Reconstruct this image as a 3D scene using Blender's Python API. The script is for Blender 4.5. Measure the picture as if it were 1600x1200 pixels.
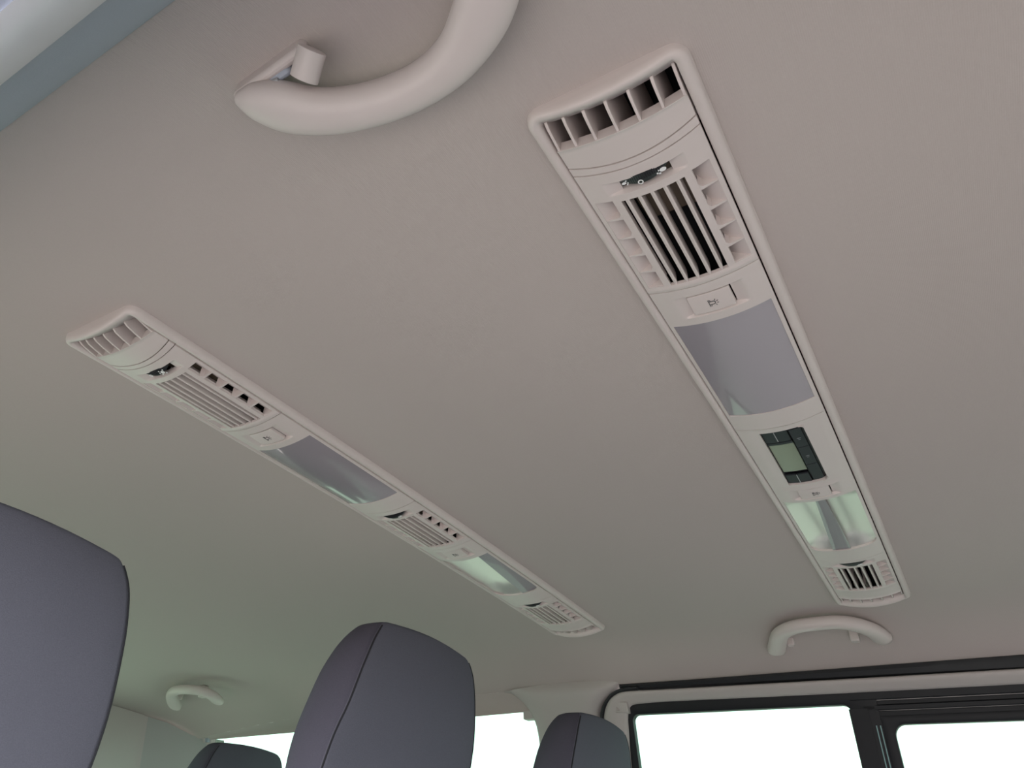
import bpy, bmesh, math, random
from mathutils import Vector, Matrix, noise
random.seed(4)
S = bpy.context.scene
for o in list(bpy.data.objects): bpy.data.objects.remove(o, do_unlink=True)
COL = S.collection

# ------------------------------------------------------------------ camera
CZ = 1.0                                   # camera height above the van floor
cam = bpy.data.objects.new('camera', bpy.data.cameras.new('camera')); COL.objects.link(cam)
RT = Matrix(((0.51023128, -0.50903439, -0.69321572),
             (-0.85822672, -0.24908405, -0.4487806),
             (0.05577578, 0.82391816, -0.56395738)))
cam.matrix_world = Matrix.Translation((0, 0, CZ)) @ RT.to_4x4()
cam.data.sensor_width = 36; cam.data.lens = 36 * 1128.27 / 1600
cam.data.clip_start = 0.005
S.camera = cam

# ------------------------------------------------------------------ sky and exposure
world = bpy.data.worlds.new('sky'); S.world = world; world.use_nodes = True
nt = world.node_tree; nt.nodes.clear()
tc = nt.nodes.new('ShaderNodeTexCoord'); sx = nt.nodes.new('ShaderNodeSeparateXYZ')
nt.links.new(tc.outputs['Generated'], sx.inputs[0])
def maprange(src, a, b, c, d, smooth=True):
    n = nt.nodes.new('ShaderNodeMapRange'); n.interpolation_type = 'SMOOTHSTEP' if smooth else 'LINEAR'
    for k, v in zip(('From Min', 'From Max', 'To Min', 'To Max'), (a, b, c, d)): n.inputs[k].default_value = v
    nt.links.new(src, n.inputs['Value']); return n.outputs[0]
# the brighter half of the overcast sky and the open street lie on the near side
sky = maprange(sx.outputs['X'], 0.12, -0.48, 5.5, 17.0)
ground = maprange(sx.outputs['X'], 0.12, -0.48, 2.7, 2.6)
up = maprange(sx.outputs['Z'], -0.06, 0.06, 0.0, 1.0)
mxs = nt.nodes.new('ShaderNodeMix'); mxs.data_type = 'FLOAT'
nt.links.new(up, mxs.inputs[0]); nt.links.new(ground, mxs.inputs[2]); nt.links.new(sky, mxs.inputs[3])
mxc = nt.nodes.new('ShaderNodeMix'); mxc.data_type = 'RGBA'
nt.links.new(up, mxc.inputs['Factor'])
mxc.inputs['A'].default_value = (1.0, 0.93, 0.88, 1); mxc.inputs['B'].default_value = (0.95, 0.97, 1.0, 1)
bg = nt.nodes.new('ShaderNodeBackground'); wo = nt.nodes.new('ShaderNodeOutputWorld')
nt.links.new(mxc.outputs['Result'], bg.inputs[0]); nt.links.new(mxs.outputs[0], bg.inputs['Strength'])
nt.links.new(bg.outputs[0], wo.inputs[0])
S.view_settings.view_transform = 'Standard'; S.view_settings.look = 'None'
S.view_settings.gamma = 1; S.view_settings.use_curve_mapping = False
S.view_settings.exposure = -0.46

# ------------------------------------------------------------------ materials
def mat(name, col, rough=0.5, metal=0, coat=0, bump=None, spec=0.5, speck=None):
    m = bpy.data.materials.new(name); m.use_nodes = True
    n = m.node_tree; b = n.nodes['Principled BSDF']
    b.inputs['Base Color'].default_value = (*col, 1); b.inputs['Roughness'].default_value = rough
    b.inputs['Metallic'].default_value = metal; b.inputs['Coat Weight'].default_value = coat
    b.inputs['Specular IOR Level'].default_value = spec
    tcn = n.nodes.new('ShaderNodeTexCoord')
    if speck:
        nz = n.nodes.new('ShaderNodeTexNoise'); nz.inputs['Scale'].default_value = speck[0]; nz.inputs['Detail'].default_value = 4
        n.links.new(tcn.outputs['Object'], nz.inputs['Vector'])
        mx = n.nodes.new('ShaderNodeMix'); mx.data_type = 'RGBA'
        mx.inputs['A'].default_value = (*[c * (1 - speck[1]) for c in col], 1)
        mx.inputs['B'].default_value = (*[min(1, c * (1 + speck[1])) for c in col], 1)
        n.links.new(nz.outputs['Fac'], mx.inputs['Factor']); n.links.new(mx.outputs['Result'], b.inputs['Base Color'])
    if bump:
        kind, scale, dist = bump
        if kind == 'rib':
            t = n.nodes.new('ShaderNodeTexWave'); t.inputs['Scale'].default_value = scale
            t.inputs['Distortion'].default_value = 0.6; t.bands_direction = 'Y'; t.inputs['Detail Scale'].default_value = 3
        else:
            t = n.nodes.new('ShaderNodeTexNoise'); t.inputs['Scale'].default_value = scale; t.inputs['Detail'].default_value = 3
        n.links.new(tcn.outputs['Object'], t.inputs['Vector'])
        bp = n.nodes.new('ShaderNodeBump'); bp.inputs['Strength'].default_value = 0.5; bp.inputs['Distance'].default_value = dist
        n.links.new(t.outputs['Fac'], bp.inputs['Height']); n.links.new(bp.outputs[0], b.inputs['Normal'])
    return m

def glass(name, tint, gloss=0.08):
    m = bpy.data.materials.new(name); m.use_nodes = True; n = m.node_tree; n.nodes.clear()
    o = n.nodes.new('ShaderNodeOutputMaterial'); t = n.nodes.new('ShaderNodeBsdfTransparent')
    g = n.nodes.new('ShaderNodeBsdfGlossy'); mx = n.nodes.new('ShaderNodeMixShader')
    t.inputs[0].default_value = (*tint, 1); g.inputs['Roughness'].default_value = 0.03
    mx.inputs[0].default_value = gloss
    n.links.new(t.outputs[0], mx.inputs[1]); n.links.new(g.outputs[0], mx.inputs[2]); n.links.new(mx.outputs[0], o.inputs[0])
    return m

M = dict(
    headliner=mat('headliner_fabric', (0.50, 0.438, 0.418), 0.95, bump=('rib', 260, 0.00012), spec=0.1, speck=(900, 0.05)),
    plastic=mat('light_plastic', (0.65, 0.575, 0.555), 0.42, bump=('noise', 1800, 0.00004)),
    trim=mat('pillar_plastic', (0.50, 0.455, 0.44), 0.45, bump=('noise', 900, 0.00008)),
    neartrim=mat('door_trim_plastic', (0.76, 0.76, 0.80), 0.35),
    nearseal=mat('grey_seal', (0.40, 0.43, 0.50), 0.7, bump=('noise', 700, 0.0002)),
    seal=mat('black_rubber', (0.016, 0.017, 0.02), 0.6, bump=('noise', 700, 0.0002)),
    frame=mat('black_frame', (0.012, 0.013, 0.016), 0.5, spec=0.3),
    dark=mat('dark_plastic', (0.012, 0.012, 0.015), 0.35),
    duct=mat('duct_inside', (0.012, 0.012, 0.014), 0.8),
    brass=mat('duct_flap', (0.16, 0.12, 0.085), 0.5),
    icon=mat('white_print', (0.85, 0.85, 0.85), 0.5),
    greyicon=mat('grey_print', (0.10, 0.095, 0.095), 0.5),
    dimicon=mat('dim_print', (0.13, 0.14, 0.15), 0.4),
    lens=mat('frosted_lens', (0.33, 0.295, 0.325), 0.16, coat=1.0, bump=('rib', 500, 0.00002)),
    strip=mat('ribbed_lens_strip', (0.34, 0.30, 0.34), 0.3, bump=('rib', 900, 0.0001)),
    mirror=mat('reflector', (0.90, 0.80, 0.79), 0.33, metal=0.85),
    lcd=mat('lcd_glass', (0.20, 0.215, 0.15), 0.25, coat=0.2),
    chrome=mat('chrome_line', (0.40, 0.40, 0.42), 0.4, metal=.3),
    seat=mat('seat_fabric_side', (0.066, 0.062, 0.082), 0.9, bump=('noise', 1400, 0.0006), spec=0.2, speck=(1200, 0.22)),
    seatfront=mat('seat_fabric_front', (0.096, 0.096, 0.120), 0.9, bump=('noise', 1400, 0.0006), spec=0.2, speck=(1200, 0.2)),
    thread=mat('seam_thread', (0.012, 0.012, 0.016), 0.9),
    steel=mat('steel_rod', (0.5, 0.5, 0.5), 0.3, metal=1),
    carpet=mat('floor_carpet', (0.16, 0.16, 0.165), 0.95, bump=('noise', 600, 0.001)),
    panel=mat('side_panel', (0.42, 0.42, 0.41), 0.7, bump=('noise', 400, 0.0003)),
    green=glass('green_tinted_glass', (0.61, 0.76, 0.68)),
    rearglass=glass('pale_green_glass', (0.76, 0.99, 0.86)),
    clear=glass('clear_glass', (0.90, 0.96, 0.98)),
    cover=glass('clear_lamp_cover', (0.95, 0.95, 0.95), 0.10),
)

# ------------------------------------------------------------------ helpers
def obj(name, bm, m, parent=None, smooth=True, bevel=0, ang=35):
    bmesh.ops.recalc_face_normals(bm, faces=bm.faces)
    me = bpy.data.meshes.new(name); bm.to_mesh(me); bm.free()
    for i in (m if isinstance(m, (list, tuple)) else [m]): me.materials.append(i)
    o = bpy.data.objects.new(name, me); COL.objects.link(o)
    if smooth:
        for p in me.polygons: p.use_smooth = True
        me.set_sharp_from_angle(angle=math.radians(ang))
    if bevel:
        b = o.modifiers.new('bevel', 'BEVEL'); b.width = bevel; b.segments = 2; b.limit_method = 'ANGLE'; b.angle_limit = math.radians(40)
        b.harden_normals = False
    if parent:
        o.parent = parent
    return o
def thing(name, label, cat, loc=(0, 0, 0), group=None):
    o = bpy.data.objects.new(name, None); COL.objects.link(o); o.location = loc; o.empty_display_size = 0.05
    o['label'] = label; o['category'] = cat
    if group: o['group'] = group
    return o
def tag(o, label, cat, group=None):
    o['label'] = label; o['category'] = cat
    if group: o['group'] = group
    return o
def struct(o, label=None, cat=None):
    o['kind'] = 'structure'
    if label: o['label'] = label
    if cat: o['category'] = cat
    return o
def adopt(parent):
    """meshes are written in world coordinates: keep them there under an empty away from the origin"""
    bpy.context.view_layer.update()
    inv = Matrix.Translation(parent.location).inverted()
    def shift(o):
        o.data.transform(inv)
        for c in o.children: shift2(c)
    def shift2(o):
        o.data.transform(inv)
    for c in parent.children: shift(c)
def W(x, y, z): return Vector((x, y, CZ + z))
def lerp(a, b, t): return a + (b - a) * t
def sst(t): t = max(0, min(1, t)); return t * t * (3 - 2 * t)

def grid(bm, P, mi=0):
    vs = [[bm.verts.new(p) if p is not None else None for p in row] for row in P]
    fs = []
    for i in range(len(vs) - 1):
        for j in range(len(vs[0]) - 1):
            q = [vs[i][j], vs[i + 1][j], vs[i + 1][j + 1], vs[i][j + 1]]
            f = bm.faces.new(q); f.material_index = mi; fs.append(f)
    return vs
def prism(bm, pts, off, mi=0):
    """closed polygon pts extruded by vector off"""
    off = Vector(off)
    a = [bm.verts.new(p) for p in pts]; b = [bm.verts.new(Vector(p) + off) for p in pts]
    n = len(a); fs = [bm.faces.new(a), bm.faces.new(list(reversed(b)))]
    for i in range(n): fs.append(bm.faces.new([a[i], b[i], b[(i + 1) % n], a[(i + 1) % n]]))
    for f in fs: f.material_index = mi
def box(bm, x0, x1, y0, y1, z0, z1):
    prism(bm, [(x0, y0, z0), (x1, y0, z0), (x1, y1, z0), (x0, y1, z0)], (0, 0, z1 - z0))
def rings(bm, R, closed=True, cap0=True, cap1=True, mi=0):
    V = [[bm.verts.new(p) for p in r] for r in R]
    n = len(V[0])
    for a, b in zip(V, V[1:]):
        for i in range(n if closed else n - 1):
            f = bm.faces.new([a[i], a[(i + 1) % n], b[(i + 1) % n], b[i]]); f.material_index = mi
    if cap0: bm.faces.new(V[0]).material_index = mi
    if cap1: bm.faces.new(list(reversed(V[-1]))).material_index = mi
    return V
def catmull(pts, n):
    out = []
    P = [pts[0]] + list(pts) + [pts[-1]]
    for i in range(1, len(P) - 2):
        for k in range(n):
            t = k / n
            out.append([0.5 * ((2 * b) + (-a + c) * t + (2 * a - 5 * b + 4 * c - d) * t * t + (-a + 3 * b - 3 * c + d) * t ** 3)
                        for a, b, c, d in zip(P[i - 1], P[i], P[i + 1], P[i + 2])])
    out.append(list(pts[-1])); return out
def sweep(bm, pts, up, rad, seg=20, power=2.0):
    """pts: list of Vectors, rad: list of (a across, b along up)"""
    R = []
    for i, p in enumerate(pts):
        t = (pts[min(i + 1, len(pts) - 1)] - pts[max(i - 1, 0)]).normalized()
        u = up[i] if isinstance(up, list) else up
        s = t.cross(u).normalized(); n = s.cross(t).normalized()
        a, b = rad[i]; ring = []
        for k in range(seg):
            th = 2 * math.pi * k / seg; c, d = math.cos(th), math.sin(th)
            e = 2 / power
            ring.append(p + s * a * math.copysign(abs(c) ** e, c) + n * b * math.copysign(abs(d) ** e, d))
        R.append(ring)
    rings(bm, R)

# ------------------------------------------------------------------ the roof surface
def ceil0(x, y=0):
    z = 0.4 - 0.0271 * (x - 0.5286) ** 2
    if y > 0.8: z -= 0.0625 * (y - 0.8) ** 2
    return z
def ceilz(x, y=0):
    u = abs(x - 0.724)
    k = 9.44 if x > 0.724 else 2.6           # flatter towards the near side
    return ceil0(x, y) - (k * (u - 0.48) ** 3 if u > 0.48 else 0)
XE0, XE1 = 0.0705, 1.385
YR = 1.93
def wallx(z): return 1.385 + (0.324 - z) * 0.3           # far side wall
def nwallx(z): return 0.02 - (0.25 - z) * 0.32           # near side wall
CONS = {'R': 0.1044, 'L': 0.606}
HW, FW = 0.0536, 0.044
U0, U1 = 0.2325, 1.226

def build_ceiling():
    bm = bmesh.new()
    xs = set([XE0, XE1, 0.239, 1.219]); ys = set([-1.2, YR])
    x = XE0
    while x < XE1: xs.add(round(x, 4)); x += 0.02
    y = -1.2
    while y < YR: ys.add(round(y, 4)); y += 0.05
    holes = []
    for c in CONS.values():
        ys.add(c - 0.047); ys.add(c + 0.047); holes.append((c - 0.047, c + 0.047))
    xs = sorted(xs); ys = sorted(ys)
    V = {}
    def v(i, j):
        if (i, j) not in V:
            x, y = xs[i], ys[j]
            V[i, j] = bm.verts.new(W(x, y, ceilz(x, y)))
        return V[i, j]
    for i in range(len(xs) - 1):
        for j in range(len(ys) - 1):
            cx, cy = (xs[i] + xs[i + 1]) / 2, (ys[j] + ys[j + 1]) / 2
            if 0.239 < cx < 1.219 and any(a < cy < b for a, b in holes): continue
            bm.faces.new([v(i, j), v(i, j + 1), v(i + 1, j + 1), v(i + 1, j)])
    # turned-down fabric edge above the rear side window
    n = 24
    P = []
    for k in range(n + 1):
        y = lerp(0.70, YR, k / n); ze = lerp(0.286, 0.259, (y - 0.778) / 1.0)
        za = ceilz(XE1, y)
        P.append([W(lerp(XE1, wallx(ze), t) + 0.006 * math.sin(math.pi * t), y, lerp(za, ze, t)) for t in (0, .25, .5, .75, 1)])
    grid(bm, P)
    # return lip over the sliding door
    P = []
    for k in range(9):
        y = lerp(-1.2, 0.70, k / 8)
        P.append([W(XE1, y, ceilz(XE1, y)), W(XE1 + 0.02, y, ceilz(XE1, y) + 0.003)])
    grid(bm, P)
    bmesh.ops.remove_doubles(bm, verts=bm.verts, dist=0.0003)
    o = obj('ceiling', bm, M['headliner'], ang=60)
    return struct(o, 'grey fabric roof lining curving down at both sides', 'ceiling')
build_ceiling()
bm = bmesh.new(); box(bm, -0.25, 1.75, -1.3, 2.1, CZ + 0.455, CZ + 0.47)
struct(obj('ceiling', bm, M['panel'], smooth=False), 'outer roof skin above the lining', 'roof')

# ------------------------------------------------------------------ van shell
def wallpoly(bm, pts, off=0.0, th=0.01, near=False):
    """polygon given in (y, z) laid on a side wall, off = towards the cabin"""
    f = nwallx if near else wallx; s = 1 if near else -1
    prism(bm, [W(f(z) + s * off, y, z) for y, z in pts], (-s * th, 0, 0))
def rrect(y0, y1, z0, z1, r, n=8):
    P = []
    for cx, cy, a0 in ((y1 - r, z1 - r, 0), (y0 + r, z1 - r, 90), (y0 + r, z0 + r, 180), (y1 - r, z0 + r, 270)):
        for k in range(n + 1):
            a = math.radians(a0 + 90 * k / n); P.append((cx + r * math.cos(a), cy + r * math.sin(a)))
    return P
def wallring(bm, outer, inner, off, depth, near=False, soft=0.003):
    f = nwallx if near else wallx; s = 1 if near else -1
    def R(P, o): return [W(f(z) + s * o, y, z) for y, z in P]
    mid1 = [(lerp(a[0], b[0], .12), lerp(a[1], b[1], .12)) for a, b in zip(outer, inner)]
    mid2 = [(lerp(a[0], b[0], .88), lerp(a[1], b[1], .88)) for a, b in zip(outer, inner)]
    rings(bm, [R(outer, off - depth), R(outer, off - soft), R(mid1, off), R(mid2, off), R(inner, off - soft), R(inner, off - depth)], cap0=False, cap1=False)

bm = bmesh.new(); box(bm, -0.25, 1.7, -1.3, 2.0, -0.02, 0.0)
struct(obj('floor', bm, M['carpet'], smooth=False), 'dark carpeted van floor', 'floor')
BELT = -0.12
def lowerwall(name, near, label):
    bm = bmesh.new(); f = nwallx if near else wallx; s = 1 if near else -1; BELT = -0.24 if near else -0.12
    P = [W(f(BELT) , -1.3, BELT), W(f(BELT) , -1.3, -1.0), W(f(BELT) - s * 0.05, -1.3, -1.0), W(f(BELT) - s * 0.05, -1.3, BELT)]
    prism(bm, P, (0, 3.27, 0))
    struct(obj(name, bm, M['panel'], smooth=False), label, 'wall')
BELT_N = -0.24
SILL = -0.86                       # unseen near side cut open here to let more daylight in
bm = bmesh.new()
for a, b, zt in ((-1.3, -0.72, BELT_N), (-0.72, 1.02, SILL), (1.02, 1.97, BELT_N)):
    x = nwallx(BELT_N)
    prism(bm, [W(x, a, zt), W(x, a, -1.0), W(x - 0.05, a, -1.0), W(x - 0.05, a, zt)], (0, b - a, 0))
struct(obj('wall_left', bm, M['panel'], smooth=False), 'grey lower side panel around the near side opening added for daylight', 'wall')
lowerwall('wall_right', False, 'grey lower side panel below the far windows')
# front bulkhead with windscreen opening, rear wall with tailgate glass
bm = bmesh.new(); box(bm, -0.2, 1.65, -1.32, -1.28, 0, CZ - 0.02); box(bm, -0.2, 1.65, -1.32, -1.20, CZ + 0.24, CZ + 0.455)
struct(obj('wall_front', bm, M['panel'], smooth=False), 'front bulkhead under the windscreen', 'wall')
bm = bmesh.new()
prism(bm, [(-0.1, -1.3, CZ - 0.02), (1.55, -1.3, CZ - 0.02), (1.5, -1.22, CZ + 0.24), (-0.05, -1.22, CZ + 0.24)], (0, -0.004, 0))
struct(obj('window_1', bm, M['clear'], smooth=False), 'windscreen behind the viewer', 'window')
bm = bmesh.new()
box(bm, -0.2, 1.65, YR + 0.01, YR + 0.05, 0, CZ - 0.40)
box(bm, -0.2, 1.41, YR + 0.005, YR + 0.05, CZ + 0.22, CZ + 0.455)
box(bm, 1.12, 1.41, YR + 0.006, YR + 0.05, CZ - 0.40, CZ + 0.22)
box(bm, -0.2, 0.20, YR + 0.006, YR + 0.05, CZ - 0.40, CZ + 0.22)
struct(obj('wall_rear', bm, M['trim'], smooth=False), 'pale rear wall around the tailgate glass', 'wall')
bm = bmesh.new(); box(bm, 0.20, 1.12, YR + 0.02, YR + 0.024, CZ - 0.40, CZ + 0.22)
struct(obj('window_2', bm, M['rearglass'], smooth=False), 'tailgate glass', 'window')

# rear quarter window on the far side (glass) and its trims
bm = bmesh.new(); wallpoly(bm, [(0.70, BELT), (1.86, BELT), (1.86, 0.275), (0.70, 0.30)], -0.012, 0.004)
struct(obj('window_3', bm, M['green'], smooth=False), 'rear side glass left of the pale pillar', 'window')

# pillar between the rear side window and the sliding door, flared at its head
def pillar():
    left = [(0.872, 0.3235), (0.852, 0.3215), (0.838, 0.314), (0.825, 0.304), (0.813, 0.292), (0.804, 0.279), (0.797, 0.262), (0.794, 0.249), (0.792, 0.222), (0.790, 0.10), (0.80, BELT)]
    right = [(0.60, 0.3345), (0.5955, 0.331), (0.594, 0.328), (0.602, 0.3205), (0.612, 0.313), (0.626, 0.303), (0.638, 0.292), (0.646, 0.281), (0.651, 0.262), (0.652, 0.10), (0.655, BELT)]
    bm = bmesh.new(); n = 14; P = []
    for (yl, zl), (yr, zr) in zip(left, right):
        row = []
        # wrap back on the left into the window reveal
        row.append(W(wallx(zl) + 0.022, yl - 0.004, zl))
        for k in range(n + 1):
            t = k / n; y = lerp(yl, yr, t); z = lerp(zl, zr, t)
            e = min(1, min(t, 1 - t) / 0.22)
            off = 0.014 * math.sin(e * math.pi / 2)
            top = sst((0.3365 - z) / 0.022)
            row.append(W(wallx(z) - 0.002 - off * (0.12 + 0.88 * top), y, z + (0.006 * math.sin(math.pi * t) * (1 - top))))
        row.append(W(wallx(zr) + 0.02, yr + 0.002, zr))
        P.append(row)
    grid(bm, P)
    o = obj('trim_1', bm, M['trim'], ang=80)
    s = o.modifiers.new('sub', 'SUBSURF'); s.levels = 2; s.render_levels = 2
    struct(o, 'pale flared pillar trim between sliding door and rear side window', 'pillar')
pillar()

# rear corner pillar
def dpillar():
    bm = bmesh.new()
    plan = [(1.44, 1.775, 0), (1.405, 1.785, 0), (1.400, 1.797, 0), (1.375, 1.825, 1), (1.33, 1.873, 2), (1.292, 1.908, 2), (1.27, 1.912, 3), (1.2, 1.915, 3), (1.05, 1.92, 3)]
    P = []
    for x, y, _ in plan:
        row = []
        for k in range(10):
            t = k / 9; z0 = min(ceilz(min(x, XE1), y), 0.262 + max(0, (1.40 - x)) * 0.50) - 0.002
            if x > 1.39: z0 = 0.262
            z = lerp(z0, BELT, t)
            dx = (wallx(z) - wallx(0.26)) if x > 1.38 else (wallx(z) - wallx(0.26)) * 0.6
            row.append(W(x + dx, y, z))
        P.append(row)
    grid(bm, P)
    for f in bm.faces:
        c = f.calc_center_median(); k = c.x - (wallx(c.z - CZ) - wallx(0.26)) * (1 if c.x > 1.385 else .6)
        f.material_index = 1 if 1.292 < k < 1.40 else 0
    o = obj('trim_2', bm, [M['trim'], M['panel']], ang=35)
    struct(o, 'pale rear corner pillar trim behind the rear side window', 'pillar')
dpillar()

# sliding door: seal, pale upper trim, black window frame, two panes and divider
door = bpy.data.objects.new('door_1', None); COL.objects.link(door); door.location = (1.43, 0, 1.0)
struct(door, 'sliding side door with two panes and black rubber seal', 'door')
YF = -0.62
def arcpath(y0, yc, zc, r, ztop_f, zend, n=10):
    pass
# seal: runs along the roof edge, bends down beside the pillar
bm = bmesh.new()
def sealrow(y): return lerp(0.3225, 0.3275, (0.59 - y) / 0.66), lerp(0.3155, 0.3095, (0.59 - y) / 0.66)
P = []
for k in range(25):
    y = lerp(YF, 0.592, k / 24); a, b = sealrow(y)
    P.append([W(1.398, y, a + 0.006), W(1.386, y, a + 0.001), W(1.380, y, a - 0.001), W(1.379, y, lerp(a, b, .5)), W(1.383, y, b), W(1.398, y, b - 0.002)])
P.append([W(1.402, 0.602, 0.331), W(1.388, 0.601, 0.327), W(1.384, 0.600, 0.324), W(1.384, 0.600, 0.319), W(1.39, 0.599, 0.314), W(1.402, 0.598, 0.312)])
grid(bm, P)
path = [(0.560, 0.3145), (0.585, 0.3135), (0.603, 0.3105), (0.618, 0.3035), (0.630, 0.293), (0.639, 0.280), (0.6435, 0.262), (0.645, 0.22), (0.645, 0.05), (0.645, BELT)]
pp = catmull(path, 5)
sweep(bm, [W(wallx(z) - 0.003, y, z) for y, z in pp], Vector((1, 0, 0)), [(0.0042, 0.008)] * len(pp), 10)
obj('rubber_seal', bm, M['seal'], door)
# pale inner trim of the door
bm = bmesh.new()
outp = catmull([(YF, 0.3095), (0.0, 0.3095), (0.3, 0.3105), (0.52, 0.3115), (0.587, 0.3125), (0.611, 0.308), (0.630, 0.296), (0.641, 0.276), (0.645, 0.25), (0.646, 0.15), (0.646, BELT)], 6)
inp = catmull([(YF, 0.2885), (0.0, 0.2885), (0.3, 0.2895), (0.50, 0.291), (0.555, 0.290), (0.580, 0.288), (0.588, 0.280), (0.592, 0.268), (0.594, 0.25), (0.600, 0.15), (0.603, BELT)], 6)
P = []
for (a, b), (c, d) in zip(outp, inp):
    row = [W(wallx(b) + 0.02, a, b)]
    for t, o_ in ((0, -.004), (.06, .004), (.16, .009), (.3, .0105), (.55, .008), (.9, .003), (1, 0.0)):
        y, z = lerp(a, c, t), lerp(b, d, t); row.append(W(wallx(z) - o_, y, z))
    row.append(W(wallx(d) + 0.02, c, d)); P.append(row)
grid(bm, P)
obj('upper_trim', bm, M['trim'], door, ang=60)
# black window surround
def rail(y0, y1, za, zb, off):
    return [[W(wallx(z) - o_, y, z) for z, o_ in ((za, -0.01), (za, off), (za - 0.001, off + 0.001), (zb + 0.001, off + 0.001), (zb, off), (zb, -0.012))] for y in [lerp(y0, y1, k / 6) for k in range(7)]]
bm = bmesh.new()
# left pane surround
outer = rrect(0.150, 0.602, BELT - 0.01, 0.292, 0.006); inner = rrect(0.192, 0.584, BELT + 0.02, 0.2725, 0.012)
wallring(bm, outer, inner, -0.004, 0.014, soft=0.001)
# stacked rails over the right pane
for za, zb, off in ((0.291, 0.2775, -0.004), (0.277, 0.270, -0.009), (0.2695, 0.262, -0.005), (0.2615, 0.2535, -0.008)):
    grid(bm, rail(YF, 0.190 if za > .285 else 0.172, za, zb, off))
outer = rrect(YF, 0.152, BELT - 0.01, 0.2545, 0.003); inner = rrect(YF + 0.03, 0.1335, BELT + 0.02, 0.2415, 0.018)
wallring(bm, outer, inner, -0.006, 0.012, soft=0.001)
wallpoly(bm, [(0.165, BELT), (0.195, BELT), (0.195, 0.265), (0.165, 0.265)], -0.003, 0.012)
wallpoly(bm, [(0.140, BELT), (0.168, BELT), (0.168, 0.255), (0.140, 0.258)], -0.011, 0.012)
obj('window_frame', bm, M['frame'], door, ang=30)
bm = bmesh.new()
for y in (0.1575, 0.1515):
    wallpoly(bm, [(y, BELT), (y + 0.0016, BELT), (y + 0.0016, 0.240), (y, 0.240)], -0.0025, 0.006)
obj('divider_strip', bm, mat('greenish_rubber', (0.20, 0.36, 0.36), 0.3), door, smooth=False)
for a, b, zt in ((0.16, 0.60, 0.28), (YF, 0.16, 0.25)):
    bm = bmesh.new(); wallpoly(bm, [(a, BELT), (b, BELT), (b, zt), (a, zt)], -0.014, 0.003)
    obj('glass_pane', bm, M['green'], door, smooth=False)
adopt(door)
# pillar ahead of the sliding door and the front side glass on the far side (behind the viewer's right)
bm = bmesh.new(); wallpoly(bm, [(YF - 0.12, BELT), (YF, BELT), (YF, 0.33), (YF - 0.12, 0.33)], 0.004, 0.03)
struct(obj('trim_3', bm, M['trim'], smooth=False), 'pale pillar ahead of the sliding door', 'pillar')
bm = bmesh.new(); wallpoly(bm, [(-1.3, BELT), (YF - .12, BELT), (YF - .12, 0.33), (-1.2, 0.33)], -0.012, 0.003)
struct(obj('window_4', bm, M['green'], smooth=False), 'front side glass on the far side', 'window')

# blind clips
def clip(name, label, y0, y1, z0, z1, off, m, grp=None):
    bm = bmesh.new()
    wallpoly(bm, [(y0, z0), (y1, z0), (y1, z1), (y0, z1)], off, 0.02)
    o = obj(name, bm, m, bevel=0.002); 
    # hook lip as a part
    return o
t = thing('blind_hook', 'small pale hook on pillar edge at right end of rear side window', 'hook', (1.41, 0.808, 1.28), 'blind hooks')
bm = bmesh.new(); wallpoly(bm, [(0.795, 0.2725), (0.822, 0.2715), (0.821, 0.288), (0.795, 0.2885)], 0.002, 0.02); obj('hook_body', bm, M['trim'], t, bevel=0.0015)
adopt(t)
t = thing('blind_hook', 'small grey hook at rear top corner of the rear side window', 'hook', (1.41, 1.82, 1.26), 'blind hooks')
bm = bmesh.new(); wallpoly(bm, [(1.797, 0.2515), (1.85, 0.2515), (1.85, 0.270), (1.797, 0.270)], 0.012, 0.03); obj('hook_body', bm, M['trim'], t, bevel=0.003)
bm = bmesh.new(); wallpoly(bm, [(1.788, 0.2525), (1.799, 0.2525), (1.799, 0.268), (1.788, 0.268)], 0.009, 0.022); obj('hook_tip', bm, M['nearseal'], t, bevel=0.002)
adopt(t)
t = thing('blind_hook', 'small pale hook inside top corner of sliding door beside dark headrest', 'hook', (1.39, 0.605, 1.28), 'blind hooks')
bm = bmesh.new(); wallpoly(bm, [(0.586, 0.2735), (0.626, 0.2745), (0.622, 0.2925), (0.586, 0.2925)], 0.008, 0.016); obj('hook_body', bm, M['trim'], t, bevel=0.0015)
bm = bmesh.new(); prism(bm, [W(wallx(.28) - 0.008, 0.613, 0.290), W(wallx(.28) - 0.008, 0.607, 0.277), W(wallx(.28) - 0.011, 0.606, 0.277)], (0.001, -0.004, 0)); obj('hook_tip', bm, M['trim'], t)
adopt(t)

# ------------------------------------------------------------------ near side: door rail above the viewer
bm = bmesh.new()
prof = [(0.0716, 0.390), (0.0712, 0.3765), (0.066, 0.360), (0.060, 0.345), (0.055, 0.334), (0.048, 0.3235), (0.044, 0.3150), (0.0415, 0.300)]
P = [[W(x, y, z) for x, z in prof] for y in [-1.2 + k * 0.2 for k in range(16)] + [YR]]
grid(bm, P)
struct(obj('trim_4', bm, M['nearseal'], ang=70), 'grey rubber seal along the near roof edge', 'seal')
bm = bmesh.new()
prof = [(0.036, 0.302), (0.0408, 0.2985), (0.0412, 0.294), (0.040, 0.288), (0.037, 0.278), (0.033, 0.268), (0.028, 0.259), (0.0215, 0.2535), (0.0185, 0.253)]
P = [[W(x, y, z) for x, z in prof] for y in [-1.2 + k * 0.2 for k in range(16)] + [YR]]
grid(bm, P)
struct(obj('trim_5', bm, M['neartrim'], ang=70), 'smooth pale rail above the near window', 'trim')
bm = bmesh.new()
prof = [(0.0195, 0.256), (0.012, 0.251), (0.0, 0.245), (-0.004, 0.23), (-0.006, 0.215), (-0.02, 0.212)]
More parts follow.
